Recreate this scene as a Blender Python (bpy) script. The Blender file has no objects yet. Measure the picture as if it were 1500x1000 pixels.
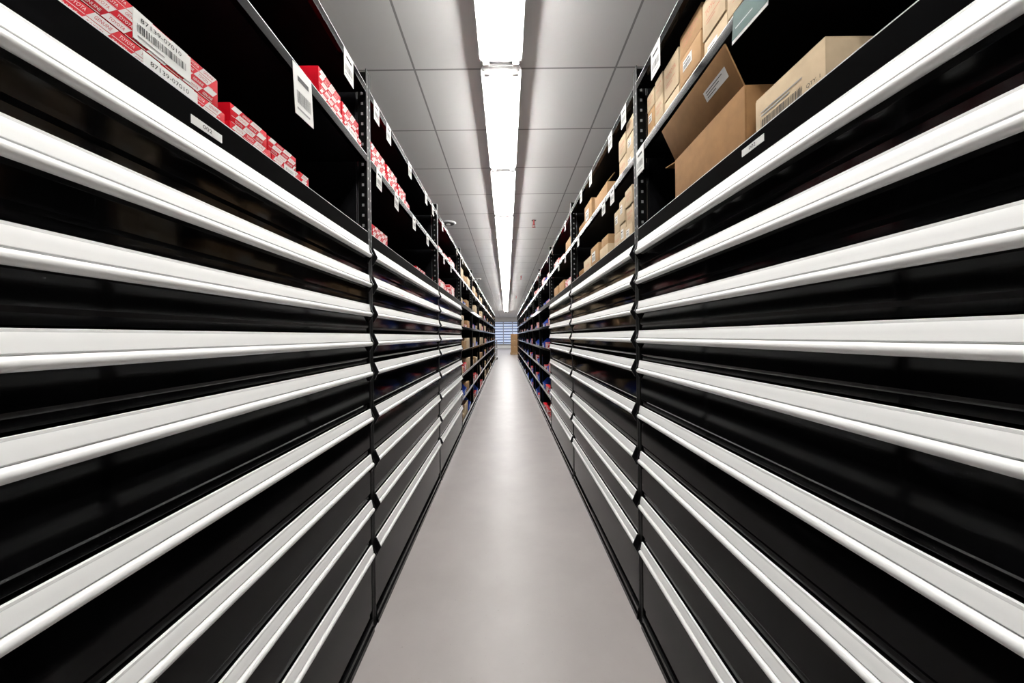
import bpy, bmesh, math, random
from mathutils import Matrix, Vector
random.seed(7)
COL = bpy.context.scene.collection
H = 1.085

# ------------------------------------------------------------------ materials
def nt(name):
    m = bpy.data.materials.new(name); m.use_nodes = True
    t = m.node_tree; b = t.nodes["Principled BSDF"]
    return m, t, b
def simple(name, col, rough=0.5, metal=0.0, noise=0.0, nscale=20.0, bump=0.0, bscale=80.0, spec=0.5, dist=0.002):
    m, t, b = nt(name)
    b.inputs["Roughness"].default_value = rough
    b.inputs["Metallic"].default_value = metal
    b.inputs["Specular IOR Level"].default_value = spec
    tc = t.nodes.new("ShaderNodeTexCoord")
    nz = t.nodes.new("ShaderNodeTexNoise"); nz.inputs["Scale"].default_value = nscale
    nz.inputs["Detail"].default_value = 4
    t.links.new(tc.outputs["Object"], nz.inputs["Vector"])
    r = t.nodes.new("ShaderNodeValToRGB")
    a = [max(0, c * (1 - noise)) for c in col]; z = [min(1, c * (1 + noise)) for c in col]
    r.color_ramp.elements[0].position = 0.3; r.color_ramp.elements[1].position = 0.7
    r.color_ramp.elements[0].color = (*a, 1); r.color_ramp.elements[1].color = (*z, 1)
    t.links.new(nz.outputs["Fac"], r.inputs["Fac"]); t.links.new(r.outputs["Color"], b.inputs["Base Color"])
    if bump > 0:
        n2 = t.nodes.new("ShaderNodeTexNoise"); n2.inputs["Scale"].default_value = bscale
        t.links.new(tc.outputs["Object"], n2.inputs["Vector"])
        bp = t.nodes.new("ShaderNodeBump"); bp.inputs["Strength"].default_value = bump
        bp.inputs["Distance"].default_value = dist
        t.links.new(n2.outputs["Fac"], bp.inputs["Height"]); t.links.new(bp.outputs["Normal"], b.inputs["Normal"])
    return m
M_BLACK = simple("black_powder_coat", (0.0020, 0.0020, 0.0022), 0.07, noise=0.2, spec=0.10)
M_BLACKM = simple("black_satin_steel", (0.003, 0.003, 0.003), 0.45, noise=0.2, spec=0.03)
M_INNER = simple("black_inner_sheet", (0.0025, 0.0025, 0.003), 0.55, noise=0.2, spec=0.04)
M_CAP = simple("black_plastic", (0.004, 0.004, 0.0045), 0.35, noise=0.1, spec=0.12)
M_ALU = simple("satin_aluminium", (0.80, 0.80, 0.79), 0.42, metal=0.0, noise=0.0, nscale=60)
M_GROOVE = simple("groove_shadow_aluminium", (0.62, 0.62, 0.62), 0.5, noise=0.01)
M_EDGELIGHT = simple("shelf_edge_highlight", (0.55, 0.55, 0.55), 0.4, metal=0.2, noise=0.05)  # pale strip colour paints the light caught along shelf top edges
M_HOLE = simple("slot_painted_shine", (0.22, 0.22, 0.22), 0.5, spec=0.1)  # lighter grey paints the shine in the upper post slots
M_PAPER = simple("white_paper", (0.64, 0.64, 0.62), 0.8, noise=0.02, spec=0.1)
M_INK = simple("black_ink", (0.02, 0.02, 0.02), 0.6, spec=0.1)
M_GREYINK = simple("grey_ink", (0.25, 0.25, 0.25), 0.6, spec=0.1)
M_RED = simple("red_print", (0.36, 0.003, 0.010), 0.5, noise=0.06, spec=0.04)
M_WHITEP = simple("white_print", (0.58, 0.55, 0.54), 0.6, noise=0.03, spec=0.05)
M_TEAL = simple("teal_print", (0.004, 0.04, 0.033), 0.5, spec=0.1)
M_TEALW = simple("pale_print", (0.35, 0.40, 0.38), 0.5)
M_KRAFT = simple("kraft_cardboard", (0.32, 0.195, 0.10), 0.85, noise=0.08, nscale=35, bump=0.1, bscale=120, spec=0.1)
M_KRAFTO = simple("brown_cardboard", (0.20, 0.108, 0.047), 0.85, noise=0.08, nscale=35, bump=0.1, bscale=120, spec=0.1)
M_KRAFTL = simple("pale_cardboard", (0.45, 0.35, 0.235), 0.85, noise=0.06, nscale=35, bump=0.1, bscale=120, spec=0.1)
M_TAPE = simple("packing_tape_film", (0.50, 0.36, 0.21), 0.25, noise=0.03)
M_PINK = simple("faded_red_ink", (0.42, 0.12, 0.07), 0.7)
M_BLUE = simple("blue_plastic", (0.02, 0.07, 0.42), 0.35, noise=0.05)
M_HOUS = simple("white_enamel", (0.85, 0.85, 0.85), 0.4, noise=0.01)
M_WALL = simple("wall_paint", (0.70, 0.69, 0.67), 0.8, noise=0.03, nscale=3)
M_WOOD = simple("pallet_wood", (0.36, 0.23, 0.12), 0.8, noise=0.2, nscale=18)
M_SPR = simple("red_sprinkler_paint", (0.35, 0.05, 0.05), 0.4)
M_CHROME = simple("chrome", (0.7, 0.7, 0.7), 0.2, metal=1.0)
M_DARKG = simple("dark_grille", (0.06, 0.06, 0.06), 0.6)
M_FRAME = simple("window_frame_paint", (0.35, 0.37, 0.40), 0.5)

def emis(name, col, s):
    m, t, b = nt(name)
    b.inputs["Base Color"].default_value = (*col, 1)
    b.inputs["Emission Color"].default_value = (*col, 1); b.inputs["Emission Strength"].default_value = s
    return m
M_TUBE = emis("fluorescent_glow", (1.0, 0.985, 0.955), 85.0)

def red_pattern():
    m, t, b = nt("red_white_printed_card"); b.inputs["Roughness"].default_value = 0.5; b.inputs["Specular IOR Level"].default_value = 0.08
    tc = t.nodes.new("ShaderNodeTexCoord"); sp = t.nodes.new("ShaderNodeSeparateXYZ")
    t.links.new(tc.outputs["Object"], sp.inputs[0])
    def mth(op, a, bb, **k):
        n = t.nodes.new("ShaderNodeMath"); n.operation = op
        for i, v in enumerate((a, bb)):
            if isinstance(v, (int, float)): n.inputs[i].default_value = v
            else: t.links.new(v, n.inputs[i])
        return n.outputs[0]
    yx = mth("ADD", sp.outputs["Y"], sp.outputs["X"])
    u = mth("ADD", yx, mth("MULTIPLY", sp.outputs["Z"], 0.8))
    cu = mth("FLOOR", mth("MULTIPLY", u, 20.0), 0); cv = mth("FLOOR", mth("MULTIPLY", sp.outputs["Z"], 52.0), 0)
    f = mth("MODULO", mth("ADD", mth("ADD", cu, cv), 1000.0), 2.0)
    r = t.nodes.new("ShaderNodeValToRGB"); r.color_ramp.interpolation = "CONSTANT"
    r.color_ramp.elements[0].color = (0.36, 0.003, 0.010, 1); r.color_ramp.elements[1].position = 0.5
    r.color_ramp.elements[1].color = (0.55, 0.38, 0.37, 1)
    t.links.new(f, r.inputs["Fac"]); t.links.new(r.outputs["Color"], b.inputs["Base Color"])
    return m
M_REDPAT = red_pattern()

def floor_mat():
    m, t, b = nt("grey_epoxy_floor"); b.inputs["Specular IOR Level"].default_value = 0.42
    tc = t.nodes.new("ShaderNodeTexCoord")
    n1 = t.nodes.new("ShaderNodeTexNoise"); n1.inputs["Scale"].default_value = 3.0; n1.inputs["Detail"].default_value = 8
    n1.inputs["Roughness"].default_value = 0.6
    t.links.new(tc.outputs["Object"], n1.inputs["Vector"])
    r = t.nodes.new("ShaderNodeValToRGB"); r.color_ramp.elements[0].position = 0.3; r.color_ramp.elements[1].position = 0.72
    r.color_ramp.elements[0].color = (0.268, 0.243, 0.238, 1); r.color_ramp.elements[1].color = (0.310, 0.283, 0.276, 1)
    t.links.new(n1.outputs["Fac"], r.inputs["Fac"])
    v = t.nodes.new("ShaderNodeTexNoise"); v.inputs["Scale"].default_value = 90; v.inputs["Detail"].default_value = 3
    t.links.new(tc.outputs["Object"], v.inputs["Vector"])
    r3 = t.nodes.new("ShaderNodeValToRGB"); r3.color_ramp.elements[0].position = 0.25; r3.color_ramp.elements[1].position = 0.31
    r3.color_ramp.elements[0].color = (0.84, 0.83, 0.83, 1); r3.color_ramp.elements[1].color = (1, 1, 1, 1)
    t.links.new(v.outputs["Fac"], r3.inputs["Fac"])
    mx = t.nodes.new("ShaderNodeMix"); mx.data_type = "RGBA"; mx.blend_type = "MULTIPLY"; mx.inputs[0].default_value = 1
    t.links.new(r.outputs["Color"], mx.inputs[6]); t.links.new(r3.outputs["Color"], mx.inputs[7])
    t.links.new(mx.outputs[2], b.inputs["Base Color"])
    r2 = t.nodes.new("ShaderNodeMapRange"); r2.inputs[3].default_value = 0.33; r2.inputs[4].default_value = 0.43
    n2 = t.nodes.new("ShaderNodeTexNoise"); n2.inputs["Scale"].default_value = 9; n2.inputs["Detail"].default_value = 6
    t.links.new(tc.outputs["Object"], n2.inputs["Vector"]); t.links.new(n2.outputs["Fac"], r2.inputs[0])
    t.links.new(r2.outputs[0], b.inputs["Roughness"])
    n3 = t.nodes.new("ShaderNodeTexNoise"); n3.inputs["Scale"].default_value = 130
    t.links.new(tc.outputs["Object"], n3.inputs["Vector"])
    bp = t.nodes.new("ShaderNodeBump"); bp.inputs["Strength"].default_value = 0.12; bp.inputs["Distance"].default_value = 0.001
    t.links.new(n3.outputs["Fac"], bp.inputs["Height"]); t.links.new(bp.outputs["Normal"], b.inputs["Normal"])
    return m
def ceil_mat():
    m, t, b = nt("ceiling_tiles"); b.inputs["Roughness"].default_value = 0.9; b.inputs["Specular IOR Level"].default_value = 0.2
    tc = t.nodes.new("ShaderNodeTexCoord"); mp = t.nodes.new("ShaderNodeMapping")
    mp.inputs["Location"].default_value = (0.53, -2.07 + 0.61 * 10, 0)
    t.links.new(tc.outputs["Object"], mp.inputs["Vector"])
    br = t.nodes.new("ShaderNodeTexBrick"); br.offset = 0; br.squash = 1
    br.inputs["Scale"].default_value = 1.0; br.inputs["Brick Width"].default_value = 1.22; br.inputs["Row Height"].default_value = 0.61
    br.inputs["Mortar Size"].default_value = 0.006; br.inputs["Mortar Smooth"].default_value = 0.0
    br.inputs["Color1"].default_value = (0.60, 0.60, 0.595, 1); br.inputs["Color2"].default_value = (0.63, 0.63, 0.625, 1)
    br.inputs["Mortar"].default_value = (0.26, 0.26, 0.26, 1)
    t.links.new(mp.outputs[0], br.inputs["Vector"]); t.links.new(br.outputs["Color"], b.inputs["Base Color"])
    return m

# ------------------------------------------------------------------ mesh builder
TXT = {}
def text_geo(s):
    if s in TXT: return TXT[s]
    c = bpy.data.curves.new("t", "FONT"); c.body = s; c.size = 1.0; c.resolution_u = 2
    c.align_x = "CENTER"; c.align_y = "CENTER"
    o = bpy.data.objects.new("t", c); COL.objects.link(o)
    dg = bpy.context.evaluated_depsgraph_get(); dg.update()
    me = bpy.data.meshes.new_from_object(o.evaluated_get(dg))
    vs = [(v.co.x, v.co.y) for v in me.vertices]; fs = [tuple(p.vertices) for p in me.polygons]
    bpy.data.objects.remove(o); bpy.data.meshes.remove(me); bpy.data.curves.remove(c)
    xs = [v[0] for v in vs]; ys = [v[1] for v in vs]
    cx = (min(xs) + max(xs)) / 2; cy = (min(ys) + max(ys)) / 2
    w = max(xs) - min(xs); h = max(ys) - min(ys)
    TXT[s] = ([((x - cx) / w, (y - cy) / h) for x, y in vs], fs)
    return TXT[s]

class MB:
    def __init__(s): s.v = []; s.f = []; s.m = []; s.mats = []
    def mi(s, m):
        if m not in s.mats: s.mats.append(m)
        return s.mats.index(m)
    def face(s, pts, m, flat=False):
        i = len(s.v); s.v += [tuple(p) for p in pts]; s.f.append(tuple(range(i, i + len(pts)))); s.m.append(s.mi(m))
    def box(s, x0, x1, y0, y1, z0, z1, m, bev=0.0):
        bm = bmesh.new(); bmesh.ops.create_cube(bm, size=1)
        for v in bm.verts:
            v.co = Vector(((x0 + x1) / 2 + v.co.x * (x1 - x0), (y0 + y1) / 2 + v.co.y * (y1 - y0), (z0 + z1) / 2 + v.co.z * (z1 - z0)))
        if bev > 0: bmesh.ops.bevel(bm, geom=bm.edges[:], offset=bev, segments=2, affect="EDGES", profile=0.6)
        s.addbm(bm, m)
    def addbm(s, bm, m):
        bmesh.ops.recalc_face_normals(bm, faces=bm.faces[:])
        bm.verts.index_update(); i = len(s.v); s.v += [tuple(v.co) for v in bm.verts]
        for f in bm.faces: s.f.append(tuple(i + v.index for v in f.verts)); s.m.append(s.mi(m))
        bm.free()
    def prism(s, prof, y0, y1, m, seg_m=None):
        n = len(prof); bm = bmesh.new()
        a = [bm.verts.new((p[0], y0, p[1])) for p in prof]; b = [bm.verts.new((p[0], y1, p[1])) for p in prof]
        for i in range(n): bm.faces.new((a[i], a[(i + 1) % n], b[(i + 1) % n], b[i]))
        bm.faces.new(a); bm.faces.new(b[::-1])
        bmesh.ops.recalc_face_normals(bm, faces=bm.faces[:])
        bm.verts.index_update(); bm.faces.index_update(); k = len(s.v); s.v += [tuple(v.co) for v in bm.verts]
        for f in bm.faces:
            s.f.append(tuple(k + v.index for v in f.verts))
            s.m.append(s.mi(seg_m[f.index] if seg_m and f.index in seg_m else m))
        bm.free()
    def cyl(s, c, r, h, m, axis="Z", seg=20, r2=None):
        bm = bmesh.new(); bmesh.ops.create_cone(bm, cap_ends=True, segments=seg, radius1=r, radius2=r if r2 is None else r2, depth=h)
        if axis == "Y": bmesh.ops.rotate(bm, verts=bm.verts[:], cent=(0, 0, 0), matrix=Matrix.Rotation(math.pi / 2, 3, "X"))
        bmesh.ops.translate(bm, verts=bm.verts[:], vec=c); s.addbm(bm, m)
    def rect(s, x, y0, y1, z0, z1, m, shear=0.0):
        d = shear * (z1 - z0)
        s.face([(x, y0, z0), (x, y1, z0), (x, y1 + d, z1), (x, y0 + d, z1)], m, True)
    def text(s, txt, x, yc, zc, w, h, m, shear=0.0, rot=0.0):
        vs, fs = text_geo(txt); i = len(s.v); c, sn = math.cos(rot), math.sin(rot)
        for a, b in vs:
            a *= w; b *= h; a += shear * b
            s.v.append((x, yc + a * c - b * sn, zc + a * sn + b * c))
        for f in fs: s.f.append(tuple(i + k for k in f)); s.m.append(s.mi(m))
    def barcode(s, x, y0, y1, z0, z1, m):
        y = y0; rr = random.Random(int((y1 - y0) * 1e5))
        while y < y1:
            w = rr.choice([0.0006, 0.001, 0.0016]); s.rect(x, y, min(y + w, y1), z0, z1, m); y += w + rr.choice([0.0007, 0.0012, 0.0017])
    def mesh(s, name, smooth=True):
        me = bpy.data.meshes.new(name); me.from_pydata(s.v, [], s.f)
        for m in s.mats: me.materials.append(m)
        for p, k in zip(me.polygons, s.m): p.material_index = k
        if smooth:
            me.polygons.foreach_set("use_smooth", [True] * len(me.polygons)); me.set_sharp_from_angle(angle=math.radians(35))
        me.update(); return me
def obj(name, me, parent=None, loc=(0, 0, 0), rot=0.0, **kw):
    o = bpy.data.objects.new(name, me); COL.objects.link(o)
    o.location = loc; o.rotation_euler = (0, 0, rot)
    if parent: o.parent = parent
    for k, v in kw.items(): o[k] = v
    return o

# ------------------------------------------------------------------ room
CH = 2.705
def struct(name, b, mat):
    m = MB(); m.box(*b, mat); return obj(name, m.mesh(name, False), kind="structure")
FM = floor_mat()
struct("floor", (-5, 5, -3, 30, -0.1, 0), FM)
struct("ceiling", (-5, 5, -3, 30, CH, CH + 0.1), ceil_mat())
struct("wall_left", (-5.1, -5, -3, 30, -0.1, CH + 0.1), M_WALL)
struct("wall_right", (5, 5.1, -3, 30, -0.1, CH + 0.1), M_WALL)
struct("wall_back", (-5.1, 5.1, -3.1, -3, -0.1, CH + 0.1), M_WALL)
m = MB()
WX0, WX1, WZ0, WZ1 = -1.1, 1.3, 0.35, 2.35
m.box(-5.1, WX0, 30, 30.1, -0.1, CH + 0.1, M_WALL); m.box(WX1, 5.1, 30, 30.1, -0.1, CH + 0.1, M_WALL)
m.box(WX0, WX1, 30, 30.1, -0.1, WZ0, M_WALL); m.box(WX0, WX1, 30, 30.1, WZ1, CH + 0.1, M_WALL)
obj("wall_far", m.mesh("wall_far", False), kind="structure")
m = MB()
for a in (WX0, -0.3, 0.5, WX1 - 0.06): m.box(a, a + 0.07, 29.90, 30.08, WZ0, WZ1, M_FRAME)
for a in (WZ0, WZ1 - 0.06): m.box(WX0, WX1, 29.90, 30.08, a, a + 0.06, M_FRAME)
g = emis("daylight_behind_glass", (0.52, 0.60, 0.78), 0.75)
m.box(WX0, WX1, 30.085, 30.095, WZ0, WZ1, g)
slat = simple("blind_slat", (0.13, 0.17, 0.24), 0.5)
for i in range(8): m.box(WX0 + .06, WX1 - .06, 29.95, 30.045, WZ0 + .12 + i * .24, WZ0 + .20 + i * .24, slat)
obj("window_1", m.mesh("window_1", False), kind="structure")

# ------------------------------------------------------------------ lamps
FL = 1.22; zt = H + 1.535
m = MB()
m.box(-.05, .05, -FL / 2 + .003, FL / 2 - .003, -.045, 0, M_HOUS, .004)
m.prism([(-.1175, -.0725), (-.1155, -.0725), (-.098, -.052), (.098, -.052), (.1155, -.0725), (.1175, -.0725), (.101, -.045), (-.101, -.045)], -FL / 2 + .026, FL / 2 - .026, M_HOUS)
hous = m.mesh("housing")
m = MB(); m.cyl((0, 0, 0), .014, FL - .095, M_TUBE, "Y", 12); tube = m.mesh("tube")
m = MB(); m.box(-.112, .112, -.008, .008, -.078, -.056, M_HOUS, .003)
for s in (-1, 1): m.box(s * .083 - .018, s * .083 + .018, -.010, .010, -.106, -.058, M_HOUS, .004)
hold = m.mesh("lamp_holder")
for i in range(19):
    yc = 1.95 - FL / 2 - FL * 2 + i * FL
    f = obj("fluorescent_light", None, loc=(-0.005, yc, CH), label="white twin-tube fluorescent batten fixed under the tiled ceiling", category="ceiling light", group="row of fluorescent battens along the ceiling")
    obj("housing", hous, f)
    for s in (-1, 1):
        obj("lamp_holder", hold, f, loc=(0, s * (FL / 2 - .036), 0)); obj("tube", tube, f, loc=(s * .083, 0, zt - CH))

for sx in (-2.6, 2.6):   # unseen fill lights added behind the shelving to brighten the ceiling
    l = bpy.data.lights.new("side_fill", "AREA"); l.shape = "RECTANGLE"; l.size = .3; l.size_y = 20; l.energy = 110; l.color = (1, .98, .95)
    o = bpy.data.objects.new("side_fill", l); COL.objects.link(o); o.location = (sx, 8, CH - .1)
l = bpy.data.lights.new("far_end_fill", "AREA"); l.shape = "RECTANGLE"; l.size = 6; l.size_y = 6; l.energy = 300; l.color = (.97, .98, 1)  # fill light added to brighten the far end, no visible fitting
o = bpy.data.objects.new("far_end_fill", l); COL.objects.link(o); o.location = (0, 25, CH - .05)

for x, y in ((.41, 4.78), (.42, 9.2), (.42, 13.8)):
    m = MB(); m.cyl((0, 0, -.004), .032, .008, M_CHROME, seg=24); m.cyl((0, 0, -.03), .012, .05, M_SPR, seg=16)
    m.cyl((0, 0, -.06), .018, .02, M_SPR, seg=16, r2=.010)
    for s in (-1, 1): m.box(s * .014 - .003, s * .014 + .003, -.004, .004, -.10, -.055, M_SPR, .001)
    m.cyl((0, 0, -.102), .024, .005, M_SPR, seg=24)
    obj("sprinkler_head", m.mesh("sprinkler_head"), loc=(x, y, CH), label="red pendant sprinkler head hanging from the ceiling tiles", category="sprinkler", group="ceiling sprinklers")
for x, y in ((-.80, 4.85), (-.80, 9.6)):
    m = MB(); m.cyl((0, 0, -.008), .10, .016, M_HOUS, seg=32, r2=.11); m.cyl((0, 0, -.017), .08, .01, M_DARKG, seg=32); m.cyl((0, 0, -.025), .03, .012, M_HOUS, seg=24)
    obj("ceiling_vent", m.mesh("ceiling_vent"), loc=(x, y, CH), label="round ceiling vent with dark grille set in the tiles", category="vent", group="round ceiling vents")

# ------------------------------------------------------------------ shelving units (local: front = +X, body toward -X)
BL = 1.28; HB = BL / 2; DEP = 0.55; PT = 2.08
ZH = [1.380, 1.270, 1.162, 1.054, .944, .777, .610, .443, .276]
def post_mesh(sgn):
    m = MB(); w = .0185
    y0, y1 = (-w, 0) if sgn > 0 else (0, w)
    m.box(-.003, 0.0, y0, y1, 0, PT, M_BLACKM, .0006)
    yy = (y1 - .0025, y1) if sgn > 0 else (y0, y0 + .0025)
    m.box(-.040, -.003, yy[0], yy[1], 0, PT, M_BLACKM, .0006)
    m.box(-.045, .004, y0, y1, 0, .006, M_BLACKM, .001)
    z = .08
    while z < PT - .03:
        yc = (y0 + y1) / 2
        m.face([(.0006, yc - .0022, z), (.0006, yc, z - .005), (.0006, yc + .0022, z), (.0006, yc + .0018, z + .005), (.0006, yc - .0018, z + .005)], M_HOLE if z > 1.4 else M_INNER, True)
        z += .038
    z = 1.5
    yf = y1 - .0032 if sgn > 0 else y0 + .0032
    while z < PT - .03:
        m.face([(-.026, yf, z), (-.018, yf, z), (-.018, yf, z + .010), (-.026, yf, z + .010)], M_HOLE, True); z += .038
    return m.mesh("post")
POST = {1: post_mesh(1), -1: post_mesh(-1)}
def shelf_mesh(lip, edge=True):
    m = MB(); y0, y1 = -HB + .0195, HB - .0195
    m.box(-DEP + .01, -.004, y0, y1, -.0025, 0, M_INNER)
    up = .022
    m.prism([(-.004, up - lip), (.0, up - lip), (.0, up), (-.004, up)], y0, y1, M_BLACK)
    m.box(-.0145, -.004, y0, y1, up - lip, up - lip + .003, M_BLACK)
    if edge: m.box(-.0045, .0002, y0, y1, up, up + .0018, M_EDGELIGHT)
    return m.mesh("shelf", False)
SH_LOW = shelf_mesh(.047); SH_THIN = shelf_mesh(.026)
def panel_meshes():
    m = MB(); m.box(-DEP + .01, -.045, -.0015, .0015, .05, PT - .02, M_INNER); side = m.mesh("side_panel", False)
    m = MB(); m.box(-DEP, -DEP + .004, -HB + .004, HB - .004, .03, PT - .02, M_INNER); back = m.mesh("back_panel", False)
    m = MB(); y0, y1 = -HB + .0195, HB - .0195
    m.prism([(-.03, 0), (.008, 0), (.008, .018), (.003, .022), (.003, .042), (-.002, .048), (-.03, .048)], y0, y1, M_BLACK); base = m.mesh("base_plinth")
    return side, back, base
SIDE, BACK, BASE = panel_meshes()
prof = [(-.001, .045), (.0030, .0455), (.0046, .0452), (.0049, .0424), (.0049, .0420), (.0050, .0412), (.0052, .0408), (.0072, .030), (.0094, .0198), (.0090, .0190), (.0078, .0185), (.0078, .0176)]
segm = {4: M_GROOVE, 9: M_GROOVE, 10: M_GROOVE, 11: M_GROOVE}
for k in range(11):
    a = math.radians(105 - k * 20); prof.append((.0085 + .0078 * math.cos(a), .0084 + .0084 * math.sin(a)))
prof.append((-.001, .004))
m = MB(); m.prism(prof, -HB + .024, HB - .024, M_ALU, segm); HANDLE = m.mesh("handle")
def cap_mesh(d):
    m = MB(); pr = [(-.002, .047), (.003, .047), (.020, .010), (.003, -.020), (-.002, -.020)]
    y0, y1 = (0, .004) if d > 0 else (-.004, 0)
    m.prism(pr, y0, y1, M_CAP); return m.mesh("end_cap", False)
CAP = {1: cap_mesh(1), -1: cap_mesh(-1)}
def drawer_mesh(i):
    top = .045 ; bot = (ZH[i + 1] + .045 if i < 8 else .055) - ZH[i] + .004
    y0, y1 = -HB + .0200, HB - .0200
    pr = [(-.0012, top - .001), (-.0012, bot + .020), (-.005, bot + .013), (-.005, bot), (-.05, bot), (-.05, bot + .002), (-.016, bot + .003), (-.016, top - .003), (-.05, top - .003), (-.05, top - .001)]
    m = MB(); m.prism(pr, y0, y1, M_BLACK); return m.mesh("drawer_front", False)
DRW = {i: drawer_mesh(i) for i in range(9)}
def tag_mesh(w, h, kind=0):
    m = MB(); m.box(0, .0012, -w / 2, w / 2, -h, 0, M_PAPER)
    x = .0016
    if kind == 0:
        m.rect(x, -w * .3, w * .3, -h * .3, -h * .2, M_INK)
        m.barcode(x, -w * .38, w * .38, -h * .75, -h * .5, M_INK)
        m.rect(x, -w * .4, w * .3, -h * .88, -h * .84, M_GREYINK)
    else:
        m.rect(x, -w / 2, w / 2, -h * .90, 0, M_TEAL); m.rect(x + .0003, -w * .4, w * .1, -h * .60, -h * .56, M_TEALW)
    return m.mesh("shelf_label", False)
TAG_S = tag_mesh(.055, .075); TAG_L = tag_mesh(.078, .120); TAG_M = tag_mesh(.065, .090); TAG_T = tag_mesh(.10, .062, 1)
m = MB(); m.box(0, .001, -.03, .03, -.007, .007, M_PAPER); m.text("002", .0014, 0, 0, .018, .007, M_INK); STRIP = m.mesh("label_strip", False)

Z_LOW, Z_UP, Z_TOP = 1.453, 1.738, 1.995
OPEN_Z = [.08, .355, .63, .905, 1.18, 1.453]
def make_unit(s, n, drawers):
    yc = HB + (n - 1) * BL
    if drawers:
        lab = "black steel shelving bay with drawers, silver pull rails and upper shelves"; grp = "drawer bays lining the aisle"
    else:
        lab = "black steel open shelving bay stacked with small parts boxes"; grp = "open shelving bays lining the aisle"
    u = obj("shelving_unit", None, loc=(s * .5, yc, 0), rot=0 if s < 0 else math.pi, label=lab, category="shelving unit", group=grp)
    for d in (-1, 1):
        obj("post", POST[d], u, loc=(0, d * (HB - .0003), 0))
        obj("post", POST[-d], u, loc=(-DEP, d * (HB - .0003), 0), rot=math.pi)
        obj("side_panel", SIDE, u, loc=(0, d * (HB - .006), 0))
    obj("back_panel", BACK, u); obj("base_plinth", BASE, u)
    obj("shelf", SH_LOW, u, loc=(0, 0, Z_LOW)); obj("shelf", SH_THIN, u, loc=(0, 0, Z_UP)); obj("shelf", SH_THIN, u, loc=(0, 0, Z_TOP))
    if drawers:
        for i, z in enumerate(ZH):
            d = obj("drawer", DRW[i], u, loc=(0, 0, z))
            obj("handle", HANDLE, d, label="satin aluminium pull rail")
            obj("end_cap", CAP[1], d, loc=(0, HB - .024, 0)); obj("end_cap", CAP[-1], d, loc=(0, -HB + .024, 0))
    else:
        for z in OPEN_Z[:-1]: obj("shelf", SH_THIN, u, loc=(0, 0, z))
    return u
NB = 12; ND = 3
U = {}
for s in (-1, 1):
    for n in range(1, NB + 1): U[(s, n)] = make_unit(s, n, n <= ND)
def put_tag(s, n, y, z, me, x=.0006, tilt=0.0):
    u = U[(s, n)]; yc = HB + (n - 1) * BL
    ly = (y - yc) if s < 0 else -(y - yc)
    o = obj("shelf_label", me, u, loc=(x, ly, z)); o.rotation_euler = (tilt, 0, 0); return o
ZT = Z_TOP + .02; ZU = Z_UP + .02
put_tag(-1, 1, .86, ZU, TAG_L, tilt=.08); put_tag(-1, 1, 1.12, ZT, TAG_M)
put_tag(-1, 1, .583, 1.444, STRIP); put_tag(1, 1, .675, 1.455, STRIP)
for y in (1.38, 1.6, 1.9, 2.23): put_tag(-1, 2, y, ZU, TAG_S, tilt=random.uniform(-.1, .1))
for y in (1.36, 1.5, 1.83, 2.2, 2.4): put_tag(-1, 2, y, ZT, TAG_S)
put_tag(1, 1, .675, ZU, TAG_T, tilt=-.1); put_tag(1, 1, 1.235, ZU, TAG_M); put_tag(1, 1, 1.10, ZT, TAG_M)
for y in (1.56, 1.70, 2.3): put_tag(1, 2, y, ZU, TAG_S)
for y in (1.40, 1.58, 1.95, 2.2): put_tag(1, 2, y, ZT, TAG_S)
for s in (-1, 1):
    for n in range(3, 9):
        for k in range(3):
            put_tag(s, n, (n - 1) * BL + .2 + k * .42 + random.uniform(-.05, .05), ZT if k % 2 == 0 else ZU, TAG_S)
            if k != 1: put_tag(s, n, (n - 1) * BL + .25 + k * .38, ZU if k == 0 else ZT, TAG_S)

# ------------------------------------------------------------------ boxes
def place(o, s, yc, W, d, z, yaw=0.0):
    o.location = (s * (W + d / 2), yc, z); o.rotation_euler = (0, 0, (0 if s < 0 else math.pi) + yaw)
def printed_panel(L, Hh, x):
    m = MB(); rh = Hh / max(1, round(Hh / .0135)); rows = int(round(Hh / rh)); tw = .028; sh = .8
    y_lo, y_hi = -L / 2 + .002, L / 2 - .002
    for r in range(rows):
        z0 = r * rh + .0005; z1 = (r + 1) * rh - .0005; k = 0
        y = y_lo + (r * .010) % tw - tw
        while y < y_hi:
            a = max(y, y_lo); b = min(y + tw - .0012, y_hi - sh * (z1 - z0))
            white = (k + r) % 2 == 0
            if b - a > .004:
                if white: m.rect(x + .0003, a, b, z0, z1, M_WHITEP, sh)
                else: m.rect(x + .0003, a, b, z0 - .0005, z0 + .0003, M_WHITEP, sh)
                if b - a > .022: m.text("TOYOTA" if (r + k) % 3 else "GENUINE", x + .0006, (a + b) / 2 + sh * rh * .5, (z0 + z1) / 2, .019, rh * .42, M_RED if white else M_WHITEP, .5)
            y += tw; k += 1
    return m.mesh("printed_pattern", False)
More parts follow.
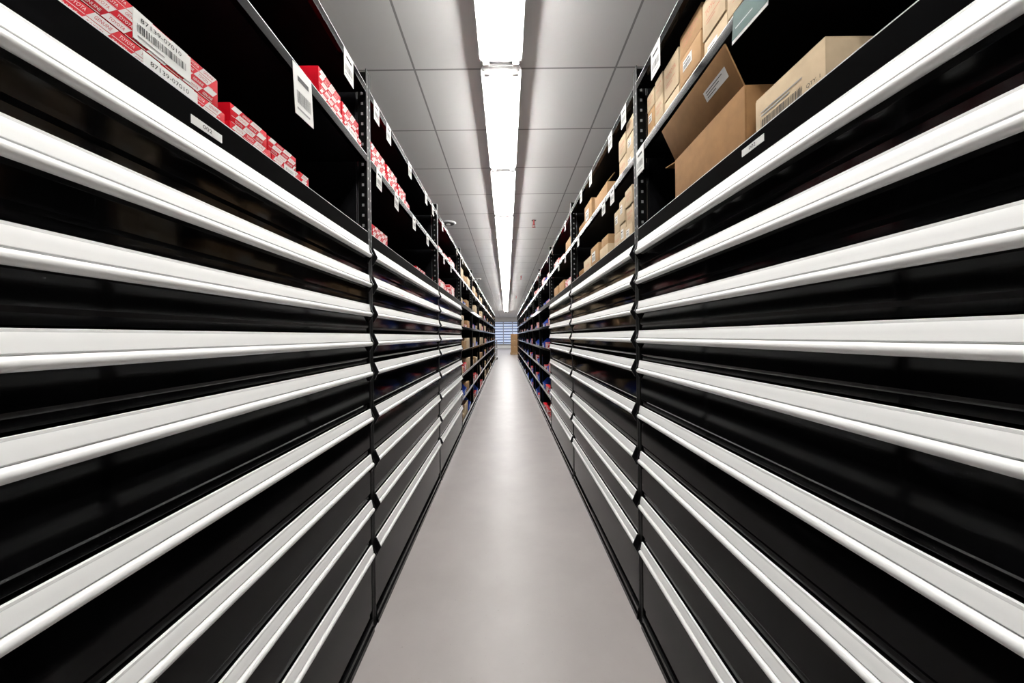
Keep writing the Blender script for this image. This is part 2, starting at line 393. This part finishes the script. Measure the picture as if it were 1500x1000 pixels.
def red_box(s, y0, y1, W, z, h, d=.2, label_span=None, yaw=0, group="red printed boxes on the upper shelves"):
    L = y1 - y0; m = MB(); m.box(-d / 2, d / 2, -L / 2, L / 2, 0, h, M_RED, .0015)
    m.box(-d / 2 + .002, d / 2 - .002, -L / 2 + .001, L / 2 - .001, h, h + .0008, M_RED)
    o = obj("parts_box", m.mesh("parts_box"), label="red and white printed parts box with white barcode label" if label_span else "red and white printed cardboard parts box on a black shelf", category="box", group=group)
    place(o, s, (y0 + y1) / 2, W, d, z, yaw)
    obj("printed_pattern", printed_panel(L, h, d / 2), o)
    if label_span:
        yc = (y0 + y1) / 2
        l0, l1 = (label_span[0] - yc, label_span[1] - yc) if s < 0 else (yc - label_span[1], yc - label_span[0])
        m = MB(); x = d / 2 + .0012; m.box(d / 2 + .0002, x, l0, l1, h * .10, h * .95, M_PAPER)
        w = l1 - l0; x += .0004
        m.text("87139-07010", x, (l0 + l1) / 2 - w * .04, h * .77, w * .70, h * .13, M_INK)
        m.barcode(x, l0 + w * .06, l1 - w * .10, h * .36, h * .60, M_INK)
        m.rect(x, l0 + w * .06, l0 + w * .5, h * .22, h * .26, M_GREYINK)
        obj("barcode_label", m.mesh("barcode_label", False), o)
    return o
eps = .0012
red_box(-1, .20, .640, .515, Z_LOW, .054, label_span=(.495, .582))
red_box(-1, .19, .625, .515, Z_LOW + .054 + eps, .050, label_span=(.482, .570))
red_box(-1, .652, .765, .515, Z_LOW, .050)
red_box(-1, .655, .755, .517, Z_LOW + .050 + eps, .036)
red_box(-1, .768, .872, .515, Z_LOW, .050, label_span=(.81, .85)); red_box(-1, .758, .860, .517, Z_LOW + .050 + eps, .034)
red_box(-1, .875, .915, .517, Z_LOW, .060)
red_box(-1, .97, 1.11, .515, Z_UP, .065); red_box(-1, .975, 1.105, .52, Z_UP + .065 + eps, .060)
red_box(-1, 1.115, 1.250, .515, Z_UP, .065, label_span=(1.14, 1.21)); red_box(-1, 1.115, 1.24, .52, Z_UP + .065 + eps, .055)
for (a, b) in ((1.33, 1.50), (1.51, 1.66)):
    red_box(-1, a, b, .51, Z_UP, .06); red_box(-1, a + .005, b - .004, .515, Z_UP + .06 + eps, .055)
red_box(-1, 1.665, 1.85, .51, Z_UP, .06); red_box(-1, 1.67, 1.80, .515, Z_UP + .06 + eps, .04)
red_box(-1, 1.33, 1.50, .51, Z_LOW, .075); red_box(-1, 1.98, 2.2, .51, Z_LOW, .045)

def carton_meshes(L, d, h, mat=M_KRAFT):
    m = MB(); m.box(-d / 2, d / 2, -L / 2, L / 2, 0, h - .003, mat, .002)
    m.box(-d / 2 + .001, -.001, -L / 2 + .001, L / 2 - .001, h - .003, h, mat, .0008)
    m.box(.001, d / 2 - .001, -L / 2 + .001, L / 2 - .001, h - .003, h, mat, .0008)
    body = m.mesh("carton")
    m = MB(); m.box(-.022, .022, -L / 2 - .0006, L / 2 + .0006, h, h + .0006, M_TAPE)
    for sg in (-1, 1): m.box(-.022, .022, min(sg * L / 2, sg * (L / 2 + .0006)), max(sg * L / 2, sg * (L / 2 + .0006)), h - min(.05, h * .4), h, M_TAPE)
    tape = m.mesh("packing_tape", False); return body, tape
def carton(s, y0, y1, W, z, h, d=.3, mat=M_KRAFT, yaw=0, lab=0, label="plain brown cardboard carton on a black steel shelf", group="cardboard cartons on the shelves"):
    L = y1 - y0; b, t = carton_meshes(L, d, h, mat)
    o = obj("carton", b, label=label, category="box", group=group); place(o, s, (y0 + y1) / 2, W, d, z, yaw)
    obj("packing_tape", t, o); x = d / 2 + .0008
    if lab:
        m = MB()
        if lab == 1:
            m.box(d / 2, x, -L * .32, L * .1, h * .42, h * .78, M_PAPER); x += .0004
            m.barcode(x, -L * .28, L * .06, h * .46, h * .60, M_INK); m.rect(x, -L * .28, 0, h * .66, h * .70, M_INK)
        elif lab == 2:
            m.barcode(x, -L * .40, L * .22, h * .40, h * .56, M_INK); m.text("QTY. 1", x, L * .36, h * .48, L * .17, h * .07, M_INK)
            m.rect(x, -L * .40, L * .05, h * .62, h * .645, M_GREYINK); m.rect(x, -L * .40, L * .22, h * .68, h * .70, M_GREYINK)
        elif lab == 3:
            m.text("TOYOTA", x, 0, h * .62, min(L * .7, .1), min(h * .14, .02), M_PINK)
            m.rect(x, -L * .3, L * .3, h * .40, h * .42, M_PINK); m.rect(x, -L * .3, L * .1, h * .32, h * .34, M_PINK)
        obj("barcode_label" if lab < 3 else "printed_text", m.mesh("print", False), o)
    return o
PALE = "pale cardboard parts carton with printed markings on a black shelf"
carton(1, .553, .708, .53, Z_LOW, .112, d=.32, mat=M_KRAFTL, lab=2, label="pale cardboard carton printed with a barcode, standing on the shelf")
t = .004
def open_carton(y0, y1, z, W, d, h, fl_front, tilt, mat, sticker, yaw, label, far_ang=78, fl_side=.085):
    L = y1 - y0; m = MB()
    m.box(-d / 2, d / 2, -L / 2, L / 2, 0, t, mat)
    m.box(d / 2 - t, d / 2, -L / 2, L / 2, t, h, mat, .0012); m.box(-d / 2, -d / 2 + t, -L / 2, L / 2, t, h, mat, .0012)
    m.box(-d / 2 + t, d / 2 - t, -L / 2, -L / 2 + t, t, h, mat, .0012); m.box(-d / 2 + t, d / 2 - t, L / 2 - t, L / 2, t, h, mat, .0012)
    oc = obj("open_carton", m.mesh("open_carton"), label=label, category="box"); place(oc, 1, (y0 + y1) / 2, W, d, z, yaw=yaw)
    def mk(length, fl):
        q = MB(); q.box(-t / 2, t / 2, -length / 2 + .002, length / 2 - .002, 0, fl, mat, .0012); return q
    fl = mk(L, fl_front); x = t / 2 + .0006
    if sticker:
        fl.box(t / 2, x, .050, .135, .042, .066, M_PAPER)
        for i, zz in enumerate((.059, .053, .047)): fl.rect(x + .0004, .058, .122 - i * .015, zz, zz + .0018, M_INK)
    f = obj("flap", fl.mesh("flap"), oc, loc=(d / 2 - .002, 0, h)); f.rotation_euler = (0, math.radians(tilt), 0)
    q = mk(d - .01, fl_side); f = obj("flap", q.mesh("flap"), oc, loc=(0, -L / 2 + .002, h))
    f.rotation_euler = (Matrix.Rotation(math.radians(far_ang), 3, "X") @ Matrix.Rotation(math.pi / 2, 3, "Z")).to_euler()
    q = mk(d - .01, fl_side); f = obj("flap", q.mesh("flap"), oc, loc=(0, L / 2 - .005, h - .003))
    f.rotation_euler = (Matrix.Rotation(math.radians(100), 3, "X") @ Matrix.Rotation(math.pi / 2, 3, "Z")).to_euler()
open_carton(.730, 1.05, Z_LOW, .53, .30, .166, .100, 24, M_KRAFTO, True, math.radians(-1.5), "open brown cardboard carton with raised flaps and a white sticker")

# near bay, upper shelf: tight stacks of pale cartons
for (a, b, hs) in ((.70, .80, (.075, .075, .07)), (.805, .90, (.11, .10)), (.905, 1.02, (.075, .08, .07)), (1.025, 1.12, (.10, .11)), (1.125, 1.185, (.07, .075, .07)), (1.19, 1.25, (.075, .075, .06))):
    z = Z_UP
    for i, hh in enumerate(hs):
        carton(1, a + random.uniform(0, .003), b - random.uniform(0, .003), .53 + random.uniform(0, .008), z, hh, mat=random.choice([M_KRAFTL, M_KRAFTL, M_KRAFT]), lab=random.choice([1, 3, 3]), label=PALE); z += hh + .0012
# second bay, upper shelf
for (a, b, hs) in ((1.33, 1.41, (.075, .075, .06)), (1.415, 1.50, (.10, .09))):
    z = Z_UP
    for hh in hs: carton(1, a, b, .51 + random.uniform(0, .006), z, hh, mat=M_KRAFTL, lab=random.choice([1, 3]), label=PALE); z += hh + .0012
open_carton(1.74, 1.98, Z_UP, .53, .28, .13, .06, -40, M_KRAFT, False, 0, "open tan cardboard carton with loose flaps on a shelf", 60, .06)
carton(1, 2.04, 2.22, .525, Z_UP, .17, mat=M_KRAFT, lab=1); carton(1, 2.23, 2.44, .535, Z_UP, .11, mat=M_KRAFTO)
# second bay, lower shelf
for (a, b, hs) in ((1.35, 1.43, (.08, .075, .07)), (1.435, 1.50, (.11, .10)), (1.505, 1.58, (.09, .10))):
    z = Z_LOW
    for hh in hs: carton(1, a, b, .51 + random.uniform(0, .006), z, hh, mat=M_KRAFTL, lab=random.choice([1, 3]), label=PALE); z += hh + .0012
carton(1, 1.74, 1.89, .53, Z_LOW, .10, mat=M_KRAFTL); carton(1, 1.75, 1.87, .535, Z_LOW + .1015, .05, mat=M_KRAFT); carton(1, 1.90, 2.07, .525, Z_LOW, .15, mat=M_KRAFT, lab=1); carton(1, 2.08, 2.28, .53, Z_LOW, .12, mat=M_KRAFTL, lab=3); carton(1, 2.33, 2.48, .54, Z_LOW, .09, mat=M_KRAFTO)

def proto_red(L, d, h):
    m = MB(); m.box(-d / 2, d / 2, -L / 2, L / 2, 0, h, M_REDPAT, .0015); m.box(-d / 2 + .002, d / 2 - .002, -L / 2 + .001, L / 2 - .001, h, h + .0008, M_RED)
    m.box(d / 2, d / 2 + .0008, -L * .1, L * .3, h * .3, h * .8, M_PAPER); return m.mesh("parts_box")
def proto_bin(L, d, h):
    t = .004; m = MB()
    m.box(-d / 2, d / 2, -L / 2, L / 2, 0, t, M_BLUE)
    m.box(-d / 2, -d / 2 + t, -L / 2, L / 2, t, h, M_BLUE, .001)
    for sg in (-1, 1):
        y0 = sg * L / 2 - (t if sg > 0 else 0)
        m.prism([(-d / 2 + t, t), (d / 2, t), (d / 2, h * .5), (d / 2 - h * .45, h), (-d / 2 + t, h)], y0, y0 + t, M_BLUE)
    m.box(d / 2 - t, d / 2, -L / 2 + t, L / 2 - t, t, h * .5, M_BLUE, .001)
    m.box(d / 2, d / 2 + .004, -L / 2, L / 2, h * .45, h * .52, M_BLUE, .001)
    m.box(d / 2, d / 2 + .0015, -L * .3, L * .3, h * .15, h * .38, M_PAPER); return m.mesh("storage_bin")
PR = [(proto_red(l, .28, hh), l, .28, hh) for l, hh in ((.22, .06), (.30, .09), (.26, .12))]
PB = [(proto_bin(l, .3, hh), l, .3, hh) for l, hh in ((.16, .11), (.22, .14))]
PC = []
for l, hh, mt in ((.26, .12, M_KRAFT), (.32, .16, M_KRAFTL), (.22, .09, M_KRAFTL)):
    b, t_ = carton_meshes(l, .32, hh, mt); PC.append((b, l, .32, hh, t_))
random.seed(7)
def stock(s, y, z, kind, seed):
    rr = random.Random(seed)
    if kind == "r":
        me, l, d, hh = rr.choice(PR); o = obj("parts_box", me, label="red and white printed cardboard parts box on a black shelf", category="box", group="boxed stock on the open shelving")
    elif kind == "b":
        me, l, d, hh = rr.choice(PB); o = obj("storage_bin", me, label="blue plastic open-front storage bin on a black shelf", category="storage bin", group="blue storage bins on the open shelving")
    else:
        me, l, d, hh, tp = rr.choice(PC); o = obj("carton", me, label="plain brown cardboard carton on a black steel shelf", category="box", group="cartons on the open shelving")
    place(o, s, y + l / 2, .515, d, z, 0)
    return l
for s in (-1, 1):
    for z in (Z_LOW, Z_UP):
        y = 2 * BL + .05
        while y < 3 * BL - .40:
            y += stock(s, y, z, "r" if s < 0 else random.choice("cr"), random.random()) + random.uniform(.02, .12)
for s in (-1, 1):
    for n in range(4, NB + 1):
        for z in OPEN_Z + [Z_UP]:
            y = (n - 1) * BL + .04; end = n * BL - .36; k = 0
            mx = 3 if n < 8 else 2
            while y < end and k < mx:
                kind = random.choice("cccrb" if s < 0 else ("bbr" if z < 1 else "bbrr"))
                y += stock(s, y, z, kind, random.random()) + random.uniform(.02, .16); k += 1

# ------------------------------------------------------------------ far end
m = MB()
for yy in (-.45, 0, .45): m.box(-.5, .5, yy - .05, yy + .05, 0, .1, M_WOOD, .004)
for i in range(6): m.box(-.5 + i * .185, -.5 + i * .185 + .09, -.5, .5, .1, .122, M_WOOD, .003)
obj("pallet", m.mesh("pallet"), loc=(.72, 20.2, 0), label="wooden pallet on the floor under stacked cartons", category="pallet")
b, t_ = carton_meshes(.48, .45, .36, M_KRAFT)
for ix in range(2):
    for iy in range(2):
        for iz in range(3):
            o = obj("carton", b, loc=(.72 - .24 + ix * .47, 20.2 - .25 + iy * .5, .123 + iz * .3615), label="large brown cardboard carton stacked on a wooden pallet", category="box", group="cartons stacked on the pallet")
            obj("packing_tape", t_, o)
m = MB()
for x in (-.17, .17):
    for y in (-.25, .25):
        m.cyl((x, y, .5), .012, .88, M_CHROME, seg=12); m.cyl((x, y, .04), .04, .025, M_DARKG, "Y", 16)
for z in (.14, .5, .9): m.box(-.19, .19, -.27, .27, z, z + .02, M_HOUS, .004)
obj("utility_cart", m.mesh("utility_cart"), loc=(-.62, 15.85, 0), label="white three-shelf utility cart standing beside the end of the shelving", category="cart")

# ------------------------------------------------------------------ world, camera
w = bpy.data.worlds.new("world"); bpy.context.scene.world = w; w.use_nodes = True
w.node_tree.nodes["Background"].inputs[0].default_value = (.5, .55, .6, 1); w.node_tree.nodes["Background"].inputs[1].default_value = .3
c = bpy.data.cameras.new("camera"); c.lens = 12.0; c.sensor_width = 36; c.clip_start = .02; c.clip_end = 100
c.shift_x = 8 / 1500; c.shift_y = -8 / 1500
co = bpy.data.objects.new("camera", c); COL.objects.link(co)
co.matrix_world = Matrix.Translation((.008, 0, H)) @ Matrix.Rotation(math.pi / 2, 4, "X") @ Matrix.Rotation(math.radians(-.7), 4, "Z")
bpy.context.scene.camera = co
bpy.context.scene.view_settings.view_transform = "Standard"
bpy.context.scene.view_settings.look = "None"
